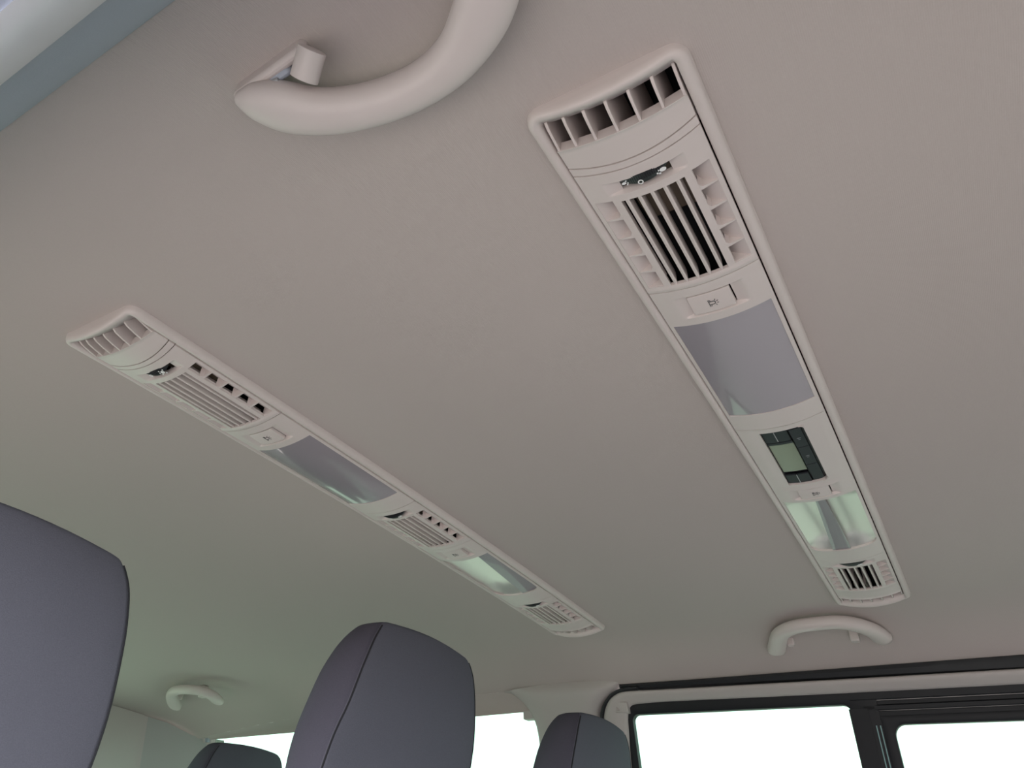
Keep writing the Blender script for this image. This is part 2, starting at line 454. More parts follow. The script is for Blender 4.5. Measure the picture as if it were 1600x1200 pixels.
P = [[W(x, y, z) for x, z in prof] for y in (-1.2, 0, 1, YR)]
grid(bm, P)
struct(obj('trim_6', bm, M['nearseal'], ang=70), 'dark window frame edge above the near window', 'trim')
bm = bmesh.new(); wallpoly(bm, [(1.10, -0.24), (YR, -0.24), (YR, 0.215), (1.10, 0.215)], -0.012, 0.003, near=True)
struct(obj('window_6', bm, M['green'], smooth=False), 'tinted near side glass behind the viewer row', 'window')
bm = bmesh.new()
for a, b in ((-1.3, -0.72), (1.02, 1.10), (1.3, 1.4)): wallpoly(bm, [(a, BELT_N), (b, BELT_N), (b, 0.25), (a, 0.25)], 0.004, 0.02, near=True)
struct(obj('trim_7', bm, M['panel'], smooth=False), 'near side window pillars', 'pillar')

# ------------------------------------------------------------------ overhead consoles
def D(v):
    t = min(1, abs(v) / FW); return 0.0068 + 0.007 * (1 - t * t)
def console(key, label):
    yc = CONS[key]
    def F(u, v, d): return W(u, yc + v, ceil0(u) - d)
    root = thing('overhead_console', label, 'roof console', (0.73, yc, CZ + 0.4), 'roof air and light consoles')
    TH = 0.003
    def sagf(s): return lambda v: s * (1 - (v / FW) ** 2)
    def panel(bm, u0, u1, v0=-FW + 0.0003, v1=FW - 0.0003, s0=0.0, s1=0.0, du=0.003, dv=0.003, dfn=None, holes=(), ulines=(), vlines=(), th=TH, corner=None, lin=False):
        us = {u0, u1, *ulines}; vs = {v0, v1, *vlines}
        n = max(1, round((u1 - u0) / du)); us |= {lerp(u0, u1, k / n) for k in range(1, n)}
        n = max(1, round((v1 - v0) / dv)); vs |= {lerp(v0, v1, k / n) for k in range(1, n)}
        for a, b, c, d_ in holes: us |= {a, b}; vs |= {c, d_}
        def thin(L, keep):
            L = sorted(L); out = []
            for q in L:
                if out and q - out[-1] < 0.0004:
                    if q in keep: out[-1] = q if out[-1] not in keep else out[-1]
                    continue
                out.append(q)
            return out
        ku = {u0, u1, *ulines} | {h[0] for h in holes} | {h[1] for h in holes}
        kv = {v0, v1, *vlines} | {h[2] for h in holes} | {h[3] for h in holes}
        us = thin(us, ku); vs = thin(vs, kv)
        V = {}
        def pt(i, j):
            if (i, j) not in V:
                u, v = us[i], vs[j]; t = (u - u0) / (u1 - u0)
                # bow fades away from each end
                uu = u + s0 * (1 - (v / FW) ** 2) * max(0, 1 - t * 2.5) + s1 * (1 - (v / FW) ** 2) * max(0, (t - .6) * 2.5)
                if lin: uu = u + lerp(s0, s1, t) * (1 - (v / FW) ** 2)
                d = D(v) + (dfn(u, v) if dfn else 0)
                V[i, j] = bm.verts.new(F(uu, v, d))
            return V[i, j]
        fs = []
        for i in range(len(us) - 1):
            for j in range(len(vs) - 1):
                cu, cv = (us[i] + us[i + 1]) / 2, (vs[j] + vs[j + 1]) / 2
                if any(a < cu < b and c < cv < d_ for a, b, c, d_ in holes): continue
                if corner and corner(cu, cv): continue
                fs.append(bm.faces.new([pt(i, j), pt(i + 1, j), pt(i + 1, j + 1), pt(i, j + 1)]))
        fset = set(fs)
        be = [e for f in fs for e in f.edges if sum(1 for g in e.link_faces if g in fset) == 1]
        r = bmesh.ops.extrude_edge_only(bm, edges=list(set(be)))
        bmesh.ops.translate(bm, verts=[g for g in r['geom'] if isinstance(g, bmesh.types.BMVert)], vec=(0, 0, th))
    def slab(bm, poly, d0, d1, useD=True):
        """poly in (u,v); from depth D+d0 to D+d1"""
        lo = [bm.verts.new(F(u, v, (D(v) if useD else 0) + d0)) for u, v in poly]
        hi = [bm.verts.new(F(u, v, (D(v) if useD else 0) + d1)) for u, v in poly]
        n = len(poly); bm.faces.new(lo); bm.faces.new(list(reversed(hi)))
        for i in range(n): bm.faces.new([lo[i], hi[i], hi[(i + 1) % n], lo[(i + 1) % n]])

    # --- housing behind everything
    bm = bmesh.new()
    a, b, w = U0 + 0.005, U1 - 0.005, 0.0485
    P0 = [F(a, -w, 0.0015), F(b, -w, 0.0015), F(b, w, 0.0015), F(a, w, 0.0015)]
    R0 = []
    for d in (0.0015, -0.046):
        ring = []
        for (ua, va), (ub, vb) in (((a, -w), (b, -w)), ((b, -w), (b, w)), ((b, w), (a, w)), ((a, w), (a, -w))):
            for k in range(8): ring.append(F(lerp(ua, ub, k / 8), lerp(va, vb, k / 8), d))
        R0.append(ring)
    rings(bm, R0, cap0=False, cap1=False)
    P = [[F(lerp(a, b, k / 8), v, -0.046) for v in (-w, w)] for k in range(9)]
    grid(bm, P)
    obj('duct_housing', bm, M['duct'], root, smooth=False)

    # --- outer frame
    bm = bmesh.new()
    def contour(u0, u1, w, r, d, nl=60, ns=16, nc=6, dmode=None):
        out = []
        def arc(cu, cv, a0):
            for k in range(nc + 1):
                a = math.radians(a0 + 90 * k / nc); out.append((cu + r * math.cos(a), cv + r * math.sin(a)))
        def line(p, q, n):
            for k in range(1, n): out.append((lerp(p[0], q[0], k / n), lerp(p[1], q[1], k / n)))
        arc(u1 - r, w - r, 0); line((u1 - r, w), (u0 + r, w), nl)
        arc(u0 + r, w - r, 90); line((u0, w - r), (u0, -w + r), ns)
        arc(u0 + r, -w + r, 180); line((u0 + r, -w), (u1 - r, -w), nl)
        arc(u1 - r, -w + r, 270); line((u1, -w + r), (u1, w - r), ns)
        return [F(u, v, d(v)) for u, v in out]
    # the housing mouth at each end slopes back into the roof
    def Dm(k): return lambda v: D(v) * k
    R_ = [contour(U0, U1, HW, 0.011, lambda v: -0.001),
          contour(U0 + .0002, U1 - .0002, HW - .0002, 0.011, lambda v: 0.0012),
          contour(U0 + .0006, U1 - .0006, HW - .0008, 0.0105, lambda v: D(v) * .55),
          contour(U0 + .0012, U1 - .0012, HW - .0018, 0.010, lambda v: D(v) * .82),
          contour(U0 + .0022, U1 - .0022, HW - .0034, 0.009, lambda v: D(v) * .96),
          contour(U0 + .0034, U1 - .0034, HW - .0050, 0.0075, lambda v: D(v) + .0002),
          contour(U0 + .0052, U1 - .0052, HW - .0076, 0.005, lambda v: D(v) - .0002),
          contour(U0 + .0072, U1 - .0072, FW + .0008, 0.003, lambda v: D(v) - .0016),
          contour(U0 + .0092, U1 - .0090, FW + .0005, 0.003, lambda v: D(v) - .0040),
          contour(U0 + .0150, U1 - .0105, FW + .0004, 0.003, lambda v: D(v) - .0100),
          contour(U0 + .0195, U1 - .0108, FW + .0003, 0.003, lambda v: -0.010)]
    rings(bm, R_, cap0=False, cap1=False)
    # cross bars between the outlets
    panel(bm, 0.2808, 0.2870, s0=0.006, s1=0.0046, dfn=lambda u, v: -0.0002, th=0.006, du=.0033, lin=True)
    panel(bm, 1.1560, 1.1575, dfn=lambda u, v: -0.001, th=0.006, du=.0033)
    obj('frame', bm, M['plastic'], root, ang=50)

    # --- end outlets
    VF = [0.0418, 0.0293, 0.0155, 0.0008, -0.0140, -0.0290, -0.0425]
    for mirror in (False, True):
        G = (lambda u: U0 + U1 - u) if mirror else (lambda u: u)
        bm = bmesh.new()
        LIP = 0.2725 if mirror else 0.2635
        ua, ub = sorted((G(LIP), G(0.2800)))
        sg = -1 if mirror else 1
        def dl(u, v):
            q = abs(u - G(LIP)); return 0.0012 * max(0, 1 - q / 0.0022) - 0.0004
        panel(bm, ua, ub, s1=0.006 if not mirror else 0, dfn=dl, du=0.0015, th=0.009)
        o1 = obj('end_outlet', bm, M['plastic'], root, bevel=0.0003)
        for v in VF:
            bm = bmesh.new()
            pu = [(G(LIP), D(v) + 0.0002), (G(0.2560), D(v) - 0.0012), (G(0.2475), D(v) - 0.0034), (G(0.2438), D(v) - 0.0056), (G(0.2450), -0.006), (G(0.2500), -0.034), (G(0.2880), -0.034), (G(0.2880), -0.0045), (G(LIP + .0005), -0.0045)]
            lean = 0.0010
            lo = [F(u, v - 0.0009 - (D(v) - d) * 0.02, d) for u, d in pu]; hi = [F(u, v + 0.0009 + (D(v) - d) * 0.03, d) for u, d in pu]
            a_ = [bm.verts.new(p) for p in lo]; b_ = [bm.verts.new(p) for p in hi]
            bmesh.ops.triangulate(bm, faces=[bm.faces.new(a_), bm.faces.new(list(reversed(b_)))])
            for i in range(len(a_)): bm.faces.new([a_[i], b_[i], b_[(i + 1) % len(a_)], a_[(i + 1) % len(a_)]])
            obj('fin', bm, M['plastic'], o1, bevel=0.0003)

    # --- helpers for icons
    def disc(bm, u, v, ru, rv, d, n=16, th=0.0002):
        slab(bm, [(u + ru * math.cos(2 * math.pi * k / n), v + rv * math.sin(2 * math.pi * k / n)) for k in range(n)], d, d - th)
    def wheel(u0, parent, icons, vc=0.0):
        bm = bmesh.new(); P = []
        n = 48
        for j in range(n + 1):
            v = lerp(-0.0172, 0.0172, j / n); b = 1 - (v / 0.0172) ** 2
            ub = u0 + 0.0022 + 0.0056 * b ** .8
            kn = 0.00018 * (1 if j % 2 else -1)
            P.append([F(u0 - 0.0006, vc + v, D(v) - 0.006), F(u0, vc + v, D(v) - 0.0024 + 0.0028 * b + kn), F(lerp(u0, ub, .5), vc + v, D(v) - 0.0016 + 0.0032 * b + kn), F(ub - .0006, vc + v, D(v) - 0.0020 + 0.0030 * b), F(ub, vc + v, D(v) - 0.006)])
        grid(bm, P)
        w = obj('thumbwheel', bm, M['dark'], parent, ang=20)
        def dd(v): b = max(0, 1 - (v / 0.0172) ** 2); return -0.0016 + 0.0032 * b + 0.0004
        for kind, v in icons:
            bm = bmesh.new(); c = u0 + 0.0022 + 0.0028 * max(0, 1 - (v / .0172) ** 2) ** .8 + .0004
            q = dd(v)
            if kind == 'o':
                n2 = 20
                for k in range(n2):
                    a0, a1 = 2 * math.pi * k / n2, 2 * math.pi * (k + 1) / n2
                    slab(bm, [(c + r * math.cos(a), vc + v + r * math.sin(a)) for r, a in ((0.0019, a0), (0.0019, a1), (0.0011, a1), (0.0011, a0))], q + .0001, q)
            elif kind == 'small':
                disc(bm, c - .0002, vc + v, .0010, .0016, q + .0002)
                for a, b in ((.0016, -.0018), (-.0016, -.0018), (.0004, -.0026)): disc(bm, c + a, vc + v + b, .0005, .0007, q + .0002, 8)
            elif kind == 'big':
                disc(bm, c - .0002, vc + v, .0016, .0023, q + .0003)
                for a, b in ((-.0006, .0040), (.0020, .0034), (.0012, .0054)): disc(bm, c + a, vc + v + b * .8, .0007, .0009, q + .0003, 8)
            elif kind == 'full':
                disc(bm, c, vc + v, .0021, .0021, q + .0002)
                for k in range(5):
                    a = math.radians(90 * k + 45) if k < 4 else math.radians(90)
                    disc(bm, c + .0036 * math.cos(a), vc + v + .0037 * math.sin(a), .0008, .0008, q + .0002, 8)
            obj('icon', bm, M['icon'], w, smooth=False)
        return w
    def recess(uc0, uc1, vh, vin, dep, gamma=1.0):
        def f(u, v):
            if u < uc0 - .0006 or u > uc1 + .0006: return 0
            e = min(1, max(0, (u - uc0 + .0006) / .0012)) * min(1, max(0, (uc1 + .0006 - u) / .0012))
            s = min(1, max(0, (vh - abs(v)) / (vh - vin)))
            return -dep * e * s
        return f

    def ventblock(ua, ub, g0, g1, w0, icons, s0=0.0046, s1=0.0, foot=None, endlip=False):
        """panel ua..ub with grille g0..g1, thumbwheel at w0"""
        bm = bmesh.new()
        n5 = [lerp(g0 - 0.002, g1 + 0.0005, k / 5) for k in range(6)]
        holes = [(g0, g1, -0.0225, 0.0225), (g0 - .002, g1 - .001, 0.0280, 0.0405), (g0 - .002, g1 - .001, -0.0405, -0.0280)]
        holes.append((w0 - .0007, w0 + .0085, -0.0176, 0.0176))
        rec = recess(w0 - .0022, w0 + .0090, 0.0285, 0.0172, 0.0038)
        def dfn(u, v):
            d = rec(u, v)
            if u > w0 + .0085 and u < g0: d += 0
            q = abs(u - (g1 + .0035)); d += 0.0008 * max(0, 1 - q / .003)
            return d
        panel(bm, ua, ub, s0=s0, s1=s1, dfn=dfn, holes=holes, du=0.0018, dv=0.0019, th=TH,
              ulines=(w0 - .0028, w0 - .0016, w0 + .0084, w0 + .0096))
        # pockets: ramps and ribs
        for sgn in (1, -1):
            vi, vo = 0.0250 * sgn, 0.0405 * sgn
            for k in range(5):
                a, b = n5[k], n5[k + 1]
                P = []
                for u in (a, lerp(a, b, .5), b):
                    P.append([F(u, lerp(vo, vi, t), D(lerp(vo, vi, t)) - 0.0004 - 0.0125 * t ** 1.1) for t in (0, .2, .4, .6, .8, 1)])
                grid(bm, P)
                if k:
                    # rib: flush wedge, wide at the bar, pointed outside
                    slab(bm, [(a - .0052, 0.0278 * sgn), (a - .0018, 0.0300 * sgn), (a - .0009, 0.0402 * sgn), (a + .0002, 0.0402 * sgn), (a + .0008, 0.0278 * sgn)], -0.0003, -0.0125)
            for ue in (g0 - .0024, g1 - .0012):
                slab(bm, [(ue - .0004, 0.0260 * sgn), (ue - .0004, 0.0404 * sgn), (ue + .0004, 0.0404 * sgn), (ue + .0004, 0.0260 * sgn)], -0.0006, -0.0125)
        o = obj('vent_panel', bm, M['plastic'], root, ang=32)
        # slats
        for v in (0.0184, 0.0096, 0.0006, -0.0084, -0.0176):
            bm = bmesh.new(); P = []
            sec = [(-0.0013, 0.0004), (-0.0002, 0.0010), (0.0013, 0.0004), (0.0012, -0.006), (0.0004, -0.0125), (-0.0004, -0.0125), (-0.0012, -0.006)]
            rr = []
            for u, k in ((g0 - .0015, .7), (g0 + .001, 1), (lerp(g0, g1, .5), 1), (g1 - .003, 1), (g1 + .0015, .35)):
                rr.append([F(u, v + a * k, D(v) - 0.0012 + b) for a, b in sec])
            rings(bm, rr)
            obj('slat', bm, M['plastic'], o, ang=50)
        # shut-off flap in the duct
        bm = bmesh.new()
        box_pts = [F(g0 + .004, -.021, -.012), F(lerp(g0, g1, .55), -.021, -.020), F(lerp(g0, g1, .55), .021, -.020), F(g0 + .004, .021, -.012)]
        prism(bm, box_pts, (0, 0, .001))
        obj('duct_flap', bm, M['brass'], o, smooth=False)
        wheel(w0, o, icons)
        return o
    def switch(parent, a0, a1, icon=True):
        bm = bmesh.new()
        P = []
        vs = [lerp(-0.0160, 0.0178, k / 10) for k in range(11)]
        rr = []
        for v in vs: rr.append([F(a0 + .0004, v, D(v) - .0045), F(a0 + .0004, v, D(v) - .0014), F(lerp(a0, a1, .3), v, D(v) - .0004), F(a1 - .0008, v, D(v) + .0002), F(a1 - .0004, v, D(v) - .0045)])
        rings(bm, rr)
        s = obj('light_switch', bm, M['plastic'], parent, bevel=0.0003)
        if icon:
            bm = bmesh.new(); c = lerp(a0, a1, .52)
            def ln(u0, v0, u1, v1, w=.00035):
                du, dv = u1 - u0, v1 - v0; L = math.hypot(du, dv); nx, ny = -dv / L * w, du / L * w
                slab(bm, [(u0 + nx, v0 + ny), (u1 + nx, v1 + ny), (u1 - nx, v1 - ny), (u0 - nx, v0 - ny)], .0001, -.0003)
            # little reading lamp with rays
            ln(c - .004, .003, c + .004, .003); ln(c - .0018, .003, c - .0018, -.0002); ln(c + .0018, .003, c + .0018, -.0002)
            for k in range(7):
                a0_, a1_ = math.radians(-90 + 180 * k / 7), math.radians(-90 + 180 * (k + 1) / 7)
                ln(c + .0018 * math.sin(a0_), -.0002 - .0018 * math.cos(a0_), c + .0018 * math.sin(a1_), -.0002 - .0018 * math.cos(a1_))
            for a in (-60, -20, 20, 60):
                r = math.radians(a); ln(c + .0028 * math.sin(r), -.0004 - .0028 * math.cos(r), c + .0042 * math.sin(r), -.0004 - .0042 * math.cos(r), .0003)
            for k in (-1, 1): ln(c + .0022 * k, .0014, c + .0040 * k, -.0002 + .0024, .0003)
            obj('icon', bm, M['greyicon'], s, smooth=False)
        return s

    # --- front vent block
    icons1 = [('big', -0.0128), ('o', 0.0032), ('small', 0.0142)] if key == 'R' else [('full', -0.0070), ('o', 0.0105)]
    ventblock(0.2878, 0.4213, 0.3165, 0.4145, 0.3002, icons1)

    # --- front lamp panel with switch and frosted lens
    def lamppanel(ua, sa, sb, la, lb, ub, s0, corner=None, holes=(), extra=None, du=.003):
        bm = bmesh.new(); rec = recess(sa - .0022, sb + .0016, 0.0278, 0.0190, 0.0036)
        def dfn(u, v):
            d = rec(u, v)
            if extra: d += extra(u, v)
            return d
        hs = [(la, lb, -0.0405, 0.0405), (sa, sb, -0.0172, 0.0182)] + list(holes)
        panel(bm, ua, ub, s0=s0, dfn=dfn, holes=hs, du=du, dv=0.0020, ulines=(sa - .0028, sa - .0016, sb + .001, sb + .0022))
        return bm
    lp = obj('lamp_panel', lamppanel(0.4221, 0.4350, 0.4575, 0.4690, 0.6265, 0.6563, 0), M['plastic'], root, ang=32)
    switch(lp, 0.4350, 0.4575)
    bm = bmesh.new()
    panel(bm, 0.4688, 0.6268, v0=-0.0406, v1=0.0406, dfn=lambda u, v: -0.0007, du=.008, dv=.003, th=.004)
    obj('lamp_lens', bm, M['lens'], lp, ang=60)

    # --- middle section
    if key == 'R':
        bm = lamppanel(0.6571, 0.8075, 0.8290, 0.8380, 0.9940, 1.0330, 0, holes=[(0.6675, 0.7915, -0.0195, 0.0228)],
                       extra=lambda u, v: -0.0010 * sst((0.036 - abs(v)) / .010) * (1 if 0.659 < u < 0.80 else 0))
        mp = obj('control_panel', bm, M['plastic'], root, ang=32)
        cp = bmesh.new()
        rc = [(0.668, 0.0225), (0.668, -0.012), (0.6695, -0.016), (0.673, -0.019), (0.784, -0.0195), (0.789, -0.018), (0.7915, -0.013), (0.7915, 0.0225)]
        slab(cp, [(0.6665, 0.0232), (0.6665, -0.0202), (0.7925, -0.0202), (0.7925, 0.0232)], -0.0050, -0.009)
        for pts_ in ([(0.6668, -0.0150), (0.6668, -0.0202), (0.6735, -0.0202), (0.6700, -0.0192), (0.6680, -0.0175)], [(0.7922, -0.0140), (0.7922, -0.0202), (0.7850, -0.0202), (0.7890, -0.0190), (0.7915, -0.0168)]):
            b2 = bmesh.new(); slab(b2, pts_, -0.0002, -0.005); obj('corner_fillet', b2, M['plastic'], mp, smooth=False)
        cl = obj('climate_control', cp, M['dark'], root, smooth=False)
        def pad(u0, u1, v0, v1, m=M['dark'], d=-0.0028, name='button', r=.001):
            bm = bmesh.new()
            vs = [lerp(v0, v1, k / 4) for k in range(5)]
            rr = [[F(u0, v, D(v) - .005), F(u0, v, D(v) + d), F(u1, v, D(v) + d), F(u1, v, D(v) - .005)] for v in vs]
            rings(bm, rr); return obj(name, bm, m, cl, bevel=0.0004)
        btn = mat('button_plastic', (0.016, 0.019, 0.024), 0.5, spec=0.3)
        pad(0.669, 0.6925, 0.0100, 0.0218, btn); pad(0.669, 0.6925, -0.0030, 0.0092, btn)
        pad(0.7700, 0.7905, 0.0100, 0.0218, btn); pad(0.7700, 0.7905, -0.0030, 0.0092, btn)
        for k, (a, b) in enumerate(((0.6715, 0.7100), (0.7108, 0.7500), (0.7508, 0.7870))):
            p_ = pad(a, b, -0.0165, -0.0050, btn, -0.0020)
            if k < 2:
                bm = bmesh.new(); c = lerp(a, b, .5)
                disc(bm, c, -0.0108, .0009, .0022, -.0017, 10); disc(bm, c + .003, -0.0108, .0007, .0014, -.0017, 10)
                obj('icon', bm, M['dimicon'], p_, smooth=False)
        pad(0.6995, 0.7640, -0.0035, 0.0218, M['lcd'], -0.0042, 'display')
        pad(0.6945, 0.6990, -0.0035, 0.0218, btn, -0.0030, 'display_bezel')
        for u_, v_ in ((0.6705, 0.0093), (0.7705, 0.0093)):
            bm = bmesh.new(); slab(bm, [(u_, v_), (u_ + .020, v_), (u_ + .020, v_ + .0008), (u_, v_ + .0008)], -.0022, -.003); obj('chrome_divider', bm, M['chrome'], cl, smooth=False)
    else:
        ventblock(0.6571, 0.7900, 0.6830, 0.7795, 0.6690, [('big', -0.0100), ('o', 0.0070)], s0=0, s1=0)
        mp = obj('lamp_panel', lamppanel(0.7906, 0.8035, 0.8265, 0.8380, 0.9940, 1.0330, 0), M['plastic'], root, ang=32)
    switch(mp, 0.8075 if key == 'R' else 0.8035, 0.8290 if key == 'R' else 0.8265)

    # --- rear lamp: clear cover, reflector bowl, ribbed strip
    bm = bmesh.new(); P = []
    for i in range(17):
        u = lerp(0.8375, 0.9945, i / 16); row = []
        for j in range(21):
            v = lerp(-0.0408, 0.0408, j / 20)
            e = min(1.25, (0.0408 - abs(v)) / .022) * min(1, (u - .8375) / .012) * min(1, (.9945 - u) / .030)
            row.append(F(u, v, D(v) - 0.0022 - 0.012 * math.sin(min(1, max(0, e) * .8 + .0) * math.pi / 2) * (0.8 + 0.2 * (u - .8375) / .157)))
        P.append(row)
    grid(bm, P); bw = obj('reflector', bm, M['mirror'], mp, ang=80)
    bm = bmesh.new()
    if key == 'R':
        sp = [(0.8382, 0.0045), (0.8382, -0.0062), (0.9935, -0.0075), (0.9935, 0.0150)]
    else:
        sp = [(0.8382, -0.024), (0.8382, -0.0405), (0.9935, -0.0405), (0.9935, -0.0110)]
    slab(bm, sp, -0.0012, -0.0022)
    obj('ribbed_strip', bm, M['strip'], mp, smooth=False)
    bm = bmesh.new()
    panel(bm, 0.8379, 0.9941, v0=-0.0406, v1=0.0406, dfn=lambda u, v: -0.0005, du=.012, dv=.003, th=.0015)
    obj('lamp_lens', bm, M['cover'], mp, ang=60)
    # rounded far corners of the lamp opening
    for sgn in (1, -1):
        bm = bmesh.new()
        r = 0.011; c = (0.9940 - r, (0.0405 - r) * sgn); poly = [(0.9942, 0.0407 * sgn)]
        for k in range(9):
            a = math.radians(90 * k / 8); poly.append((c[0] + r * math.cos(a), c[1] + sgn * r * math.sin(a)))
        slab(bm, poly, 0.0, -0.004)
        obj('lamp_corner', bm, M['plastic'], mp, smooth=False)

    # --- rear vent block
    ventblock(1.0336, 1.1553, 1.0590, 1.1480, 1.0430, [('big', -0.0100)], s0=0)
    bm = bmesh.new()
    panel(bm, 1.1560, 1.1780, dfn=lambda u, v: -.0002, th=.006)
    obj('end_panel', bm, M['plastic'], root, ang=40)
    adopt(root)
    for c in root.children:
        for g in c.children:
            for h in g.children: h.data.transform(Matrix.Translation(root.location).inverted())
    # one level too deep: hang icons of wheels and switches directly below their panel's parent part
    return root
console('R', 'long grey roof console with climate display, nearer the sliding door side of the photo')
console('L', 'long grey roof console without display, farther left above the headrests')
def flatten():
    for r in [o for o in bpy.data.objects if o.parent is None]:
        for c in list(r.children):
            for g in list(c.children):
                for h in list(g.children):
                    h.parent = c
flatten()

# ------------------------------------------------------------------ grab handles
def handle(label, pts, loc, bracket, group='roof grab handles', n=6, seg=24):
    """pts: (x, y, z, across, thick) path of the grip"""
    t = thing('grab_handle', label, 'grab handle', loc, group)
    cp = catmull(pts, n); bm = bmesh.new()
    sweep(bm, [W(*p[:3]) for p in cp], Vector((0, 0, 1)), [(p[3], p[4]) for p in cp], seg, 2.3)
    obj('grip', bm, M['plastic'], t, ang=80)
    for f in bracket: f(t)
    adopt(t); return t
def bracket_box(x0, y0, x1, y1, w, zt, zb, m='plastic', name='hinge_mount'):
    def f(t):
        bm = bmesh.new(); a = Vector((x0, y0, 0)); b = Vector((x1, y1, 0)); d = (b - a).normalized(); s = Vector((-d.y, d.x, 0)) * w
        q = [a + s, b + s, b - s, a - s]
        prism(bm, [W(p.x, p.y, zt) for p in q], (0, 0, zb - zt))
        obj(name, bm, M[m], t, bevel=0.0025)
    return f
def cyl(p, q, r, m='plastic', name='hinge_barrel'):
    def f(t):
        bm = bmesh.new(); P, Q = W(*p), W(*q)
        pts = [P.lerp(Q, k) for k in (0, .03, .5, .97, 1)]
        sweep(bm, pts, Vector((0, 0, 1)), [(r * .75, r * .75), (r, r), (r, r), (r, r), (r * .75, r * .75)], 20)
        obj(name, bm, M[m], t, ang=50)
    return f
# near handle above the viewer
handle('large curved grey grab handle cut by the top edge of the photo',
       [tuple(q * 1.07 for q in p) for p in (
        (0.1222, 0.2755, 0.356, 0.004, 0.005), (0.1275, 0.2675, 0.353, 0.0110, 0.008), (0.1365, 0.2535, 0.350, 0.0150, 0.010), (0.1475, 0.2365, 0.348, 0.0132, 0.0105), (0.1560, 0.2180, 0.349, 0.0120, 0.0108), (0.1615, 0.196, 0.350, 0.0114, 0.011), (0.1625, 0.172, 0.350, 0.0114, 0.011), (0.1575, 0.148, 0.350, 0.0125, 0.0108), (0.1440, 0.124, 0.352, 0.0150, 0.010), (0.127, 0.106, 0.357, 0.013, 0.008), (0.118, 0.098, 0.362, 0.004, 0.006))],
       (0.13, 0.2, 1.385),
       [bracket_box(0.1305, 0.2985, 0.1275, 0.2400, 0.0032, 0.396, 0.3800), cyl((0.1375, 0.2450, 0.3705), (0.1285, 0.2320, 0.379), 0.0080),
        bracket_box(0.1335, 0.284, 0.1325, 0.254, 0.0025, 0.388, 0.379, 'nearseal', 'hinge_plate'),
        cyl((0.1310, 0.2850, 0.378), (0.1330, 0.263, 0.378), 0.0018, 'chrome', 'hinge_spring'),
        bracket_box(0.1260, 0.160, 0.1260, 0.112, 0.004, 0.396, 0.380)])
handle('small grey grab handle above the sliding door window',
       [(1.349, 0.286, 0.350, 0.009, 0.006), (1.341, 0.284, 0.352, 0.0150, 0.009), (1.322, 0.277, 0.358, 0.0150, 0.0102), (1.288, 0.261, 0.365, 0.0140, 0.0104), (1.266, 0.232, 0.3675, 0.0125, 0.0106), (1.262, 0.194, 0.368, 0.0115, 0.0105), (1.264, 0.166, 0.3675, 0.0115, 0.0105), (1.278, 0.142, 0.365, 0.0130, 0.0104), (1.303, 0.123, 0.361, 0.0145, 0.0102), (1.330, 0.113, 0.355, 0.0150, 0.0095), (1.341, 0.112, 0.352, 0.009, 0.006)],
       (1.33, 0.19, 1.36),
       [bracket_box(1.322, 0.160, 1.322, 0.146, 0.008, 0.375, 0.350), bracket_box(1.330, 0.262, 1.330, 0.250, 0.006, 0.370, 0.354)])
handle('smallest grey grab handle above the rear side window at far left',
       [(1.252, 1.748, 0.306, 0.008, 0.005), (1.240, 1.743, 0.309, 0.0145, 0.008), (1.215, 1.722, 0.314, 0.0150, 0.0098), (1.182, 1.688, 0.320, 0.0135, 0.0102), (1.160, 1.655, 0.323, 0.012, 0.0105), (1.153, 1.625, 0.324, 0.0115, 0.0105), (1.157, 1.592, 0.3235, 0.0120, 0.0105), (1.172, 1.568, 0.322, 0.014, 0.0102), (1.198, 1.560, 0.317, 0.0150, 0.0098), (1.228, 1.572, 0.311, 0.0145, 0.008), (1.238, 1.578, 0.308, 0.008, 0.005)],
       (1.22, 1.66, 1.32), [bracket_box(1.215, 1.715, 1.215, 1.700, 0.008, 0.345, 0.318), bracket_box(1.215, 1.625, 1.215, 1.610, 0.008, 0.345, 0.318)])

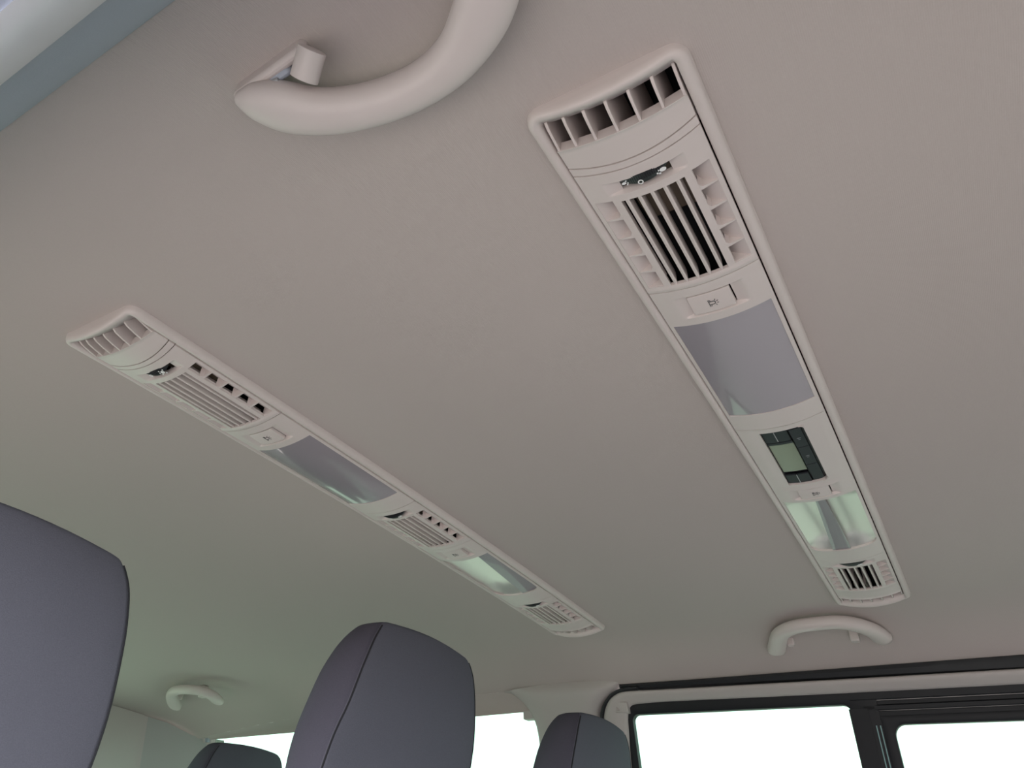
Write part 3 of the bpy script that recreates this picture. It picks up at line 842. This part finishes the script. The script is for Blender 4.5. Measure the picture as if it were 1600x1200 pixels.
# ------------------------------------------------------------------ seats
HP = [ # depth below top, seam half width, widest half width, front y, back y
    (0.197, 0.090, 0.091, 0.044, 0.064), (0.192, 0.108, 0.109, 0.030, 0.074), (0.180, 0.1190, 0.1200, 0.024, 0.081), (0.150, 0.1210, 0.1225, 0.016, 0.085), (0.120, 0.1185, 0.1215, 0.010, 0.085),
    (0.092, 0.1125, 0.1175, 0.004, 0.082), (0.058, 0.1050, 0.111, 0.001, 0.076), (0.036, 0.0990, 0.105, 0.0, 0.070), (0.022, 0.0940, 0.0995, 0.0, 0.065), (0.013, 0.0890, 0.094, 0.0005, 0.061), (0.0065, 0.0845, 0.089, 0.0015, 0.057), (0.0025, 0.0805, 0.0845, 0.003, 0.054), (0.0, 0.074, 0.077, 0.007, 0.049)]
def seat(label, cx, yf, zt):
    t = thing('passenger_seat', label, 'seat', (cx, yf + 0.1, 0.0), 'van passenger seats')
    prof = catmull([list(p) for p in HP], 3)
    def crown(x, dz): return -0.006 * (x / 0.1) ** 2 * (1 - min(1, dz / .06))
    R = []; seams = {1: [], -1: []}
    for dz, wf, ws, f, b in prof:
        half = []   # from the middle of the front round to the middle of the back
        for k in range(7): half.append((lerp(0, wf - .004, k / 6), f - 0.005 * math.cos(math.pi / 2 * k / 6) + 0.005 * 0))
        half.append((wf - .0012, f + .0008)); half.append((wf, f + .0035))
        mid = lerp(f, b, .45)
        for k in range(1, 7):
            a = math.pi / 2 * k / 6; half.append((lerp(wf, max(ws, wf * .985), math.sin(a)), lerp(f + .0035, mid, 1 - math.cos(a) if k < 6 else 1)))
        wm = half[-1][0]; rb = (b - mid)
        for k in range(1, 9):
            a = math.pi / 2 * k / 8; half.append((wm - .034 * (1 - math.cos(a)), mid + rb * math.sin(a)))
        half.append(((wm - .034) * .5, b + .002)); half.append((0, b + .003))
        full = half + [(-x, y) for x, y in reversed(half[1:-1])]
        R.append([Vector((cx + x, yf + y, CZ + zt - dz + crown(x, dz))) for x, y in full])
        for sg in (1, -1):
            seams[sg].append(Vector((cx + sg * (wf - .0004), yf + f + .0012, CZ + zt - dz + crown(wf, dz))))
    bm = bmesh.new(); V = rings(bm, R)
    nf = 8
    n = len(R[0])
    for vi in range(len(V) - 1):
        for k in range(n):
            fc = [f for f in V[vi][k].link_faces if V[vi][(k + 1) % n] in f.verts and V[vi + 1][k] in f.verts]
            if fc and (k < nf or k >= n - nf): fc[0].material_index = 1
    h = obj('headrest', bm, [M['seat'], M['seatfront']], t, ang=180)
    for sg in (-1, 1):
        bm = bmesh.new(); pts = seams[sg][2:-6]; sweep(bm, pts, Vector((0, 1, 0)), [(0.0010, 0.0010)] * len(pts), 6)
        obj('seam', bm, M['thread'], h)
    for sg in (-1, 1):
        bm = bmesh.new(); sweep(bm, [Vector((cx + sg * .05, yf + .048, CZ + zt - .22)), Vector((cx + sg * .05, yf + .048, CZ + zt - .15))], Vector((0, 1, 0)), [(0.006, .006)] * 2, 12)
        obj('headrest_rod', bm, M['steel'], t)
    # backrest
    zb = CZ + zt - 0.20; bm = bmesh.new(); RR = []
    for z, w, f, b in ((0.42, 0.20, -0.06, 0.03), (0.50, 0.215, -0.07, 0.06), (0.70, 0.215, -0.05, 0.08), (zb - .08, 0.20, -0.01, 0.10), (zb - .02, 0.18, 0.01, 0.10), (zb, 0.15, 0.03, 0.08)):
        RR.append([Vector((cx + x, yf + y, z)) for x, y in [(p[0], (p[1])) for p in rrect(-w, w, f, b, min(.035, (b - f) * .4), 5)]])
    rings(bm, RR); obj('backrest', bm, M['seat'], t, ang=60)
    bm = bmesh.new(); RR = []
    for z, g in ((0.30, .02), (0.32, 0), (0.42, 0), (0.45, .02)):
        RR.append([Vector((cx + x, yf + y, z)) for x, y in rrect(-0.215 + g, 0.215 - g, -0.50 + g, -0.02 - g, .05, 6)])
    rings(bm, RR); obj('seat_cushion', bm, M['seat'], t, ang=60)
    for sx in (-.15, .15):
        bm = bmesh.new(); box(bm, cx + sx - .02, cx + sx + .02, yf - .42, yf - .02, 0.0, 0.31); obj('seat_leg', bm, M['dark'], t, smooth=False)
    adopt(t); return t
seat('dark fabric seat whose large headrest fills the lower left corner', 0.215, 0.53, 0.189)
seat('dark fabric seat in the middle whose side seam and front face both show', 0.683, 0.53, 0.2265)
seat('dark fabric seat whose headrest stands in front of the pale pillar', 1.163, 0.53, 0.221)
seat('dark fabric seat in the back row, headrest top before rear side window', 1.180, 1.36, 0.201)
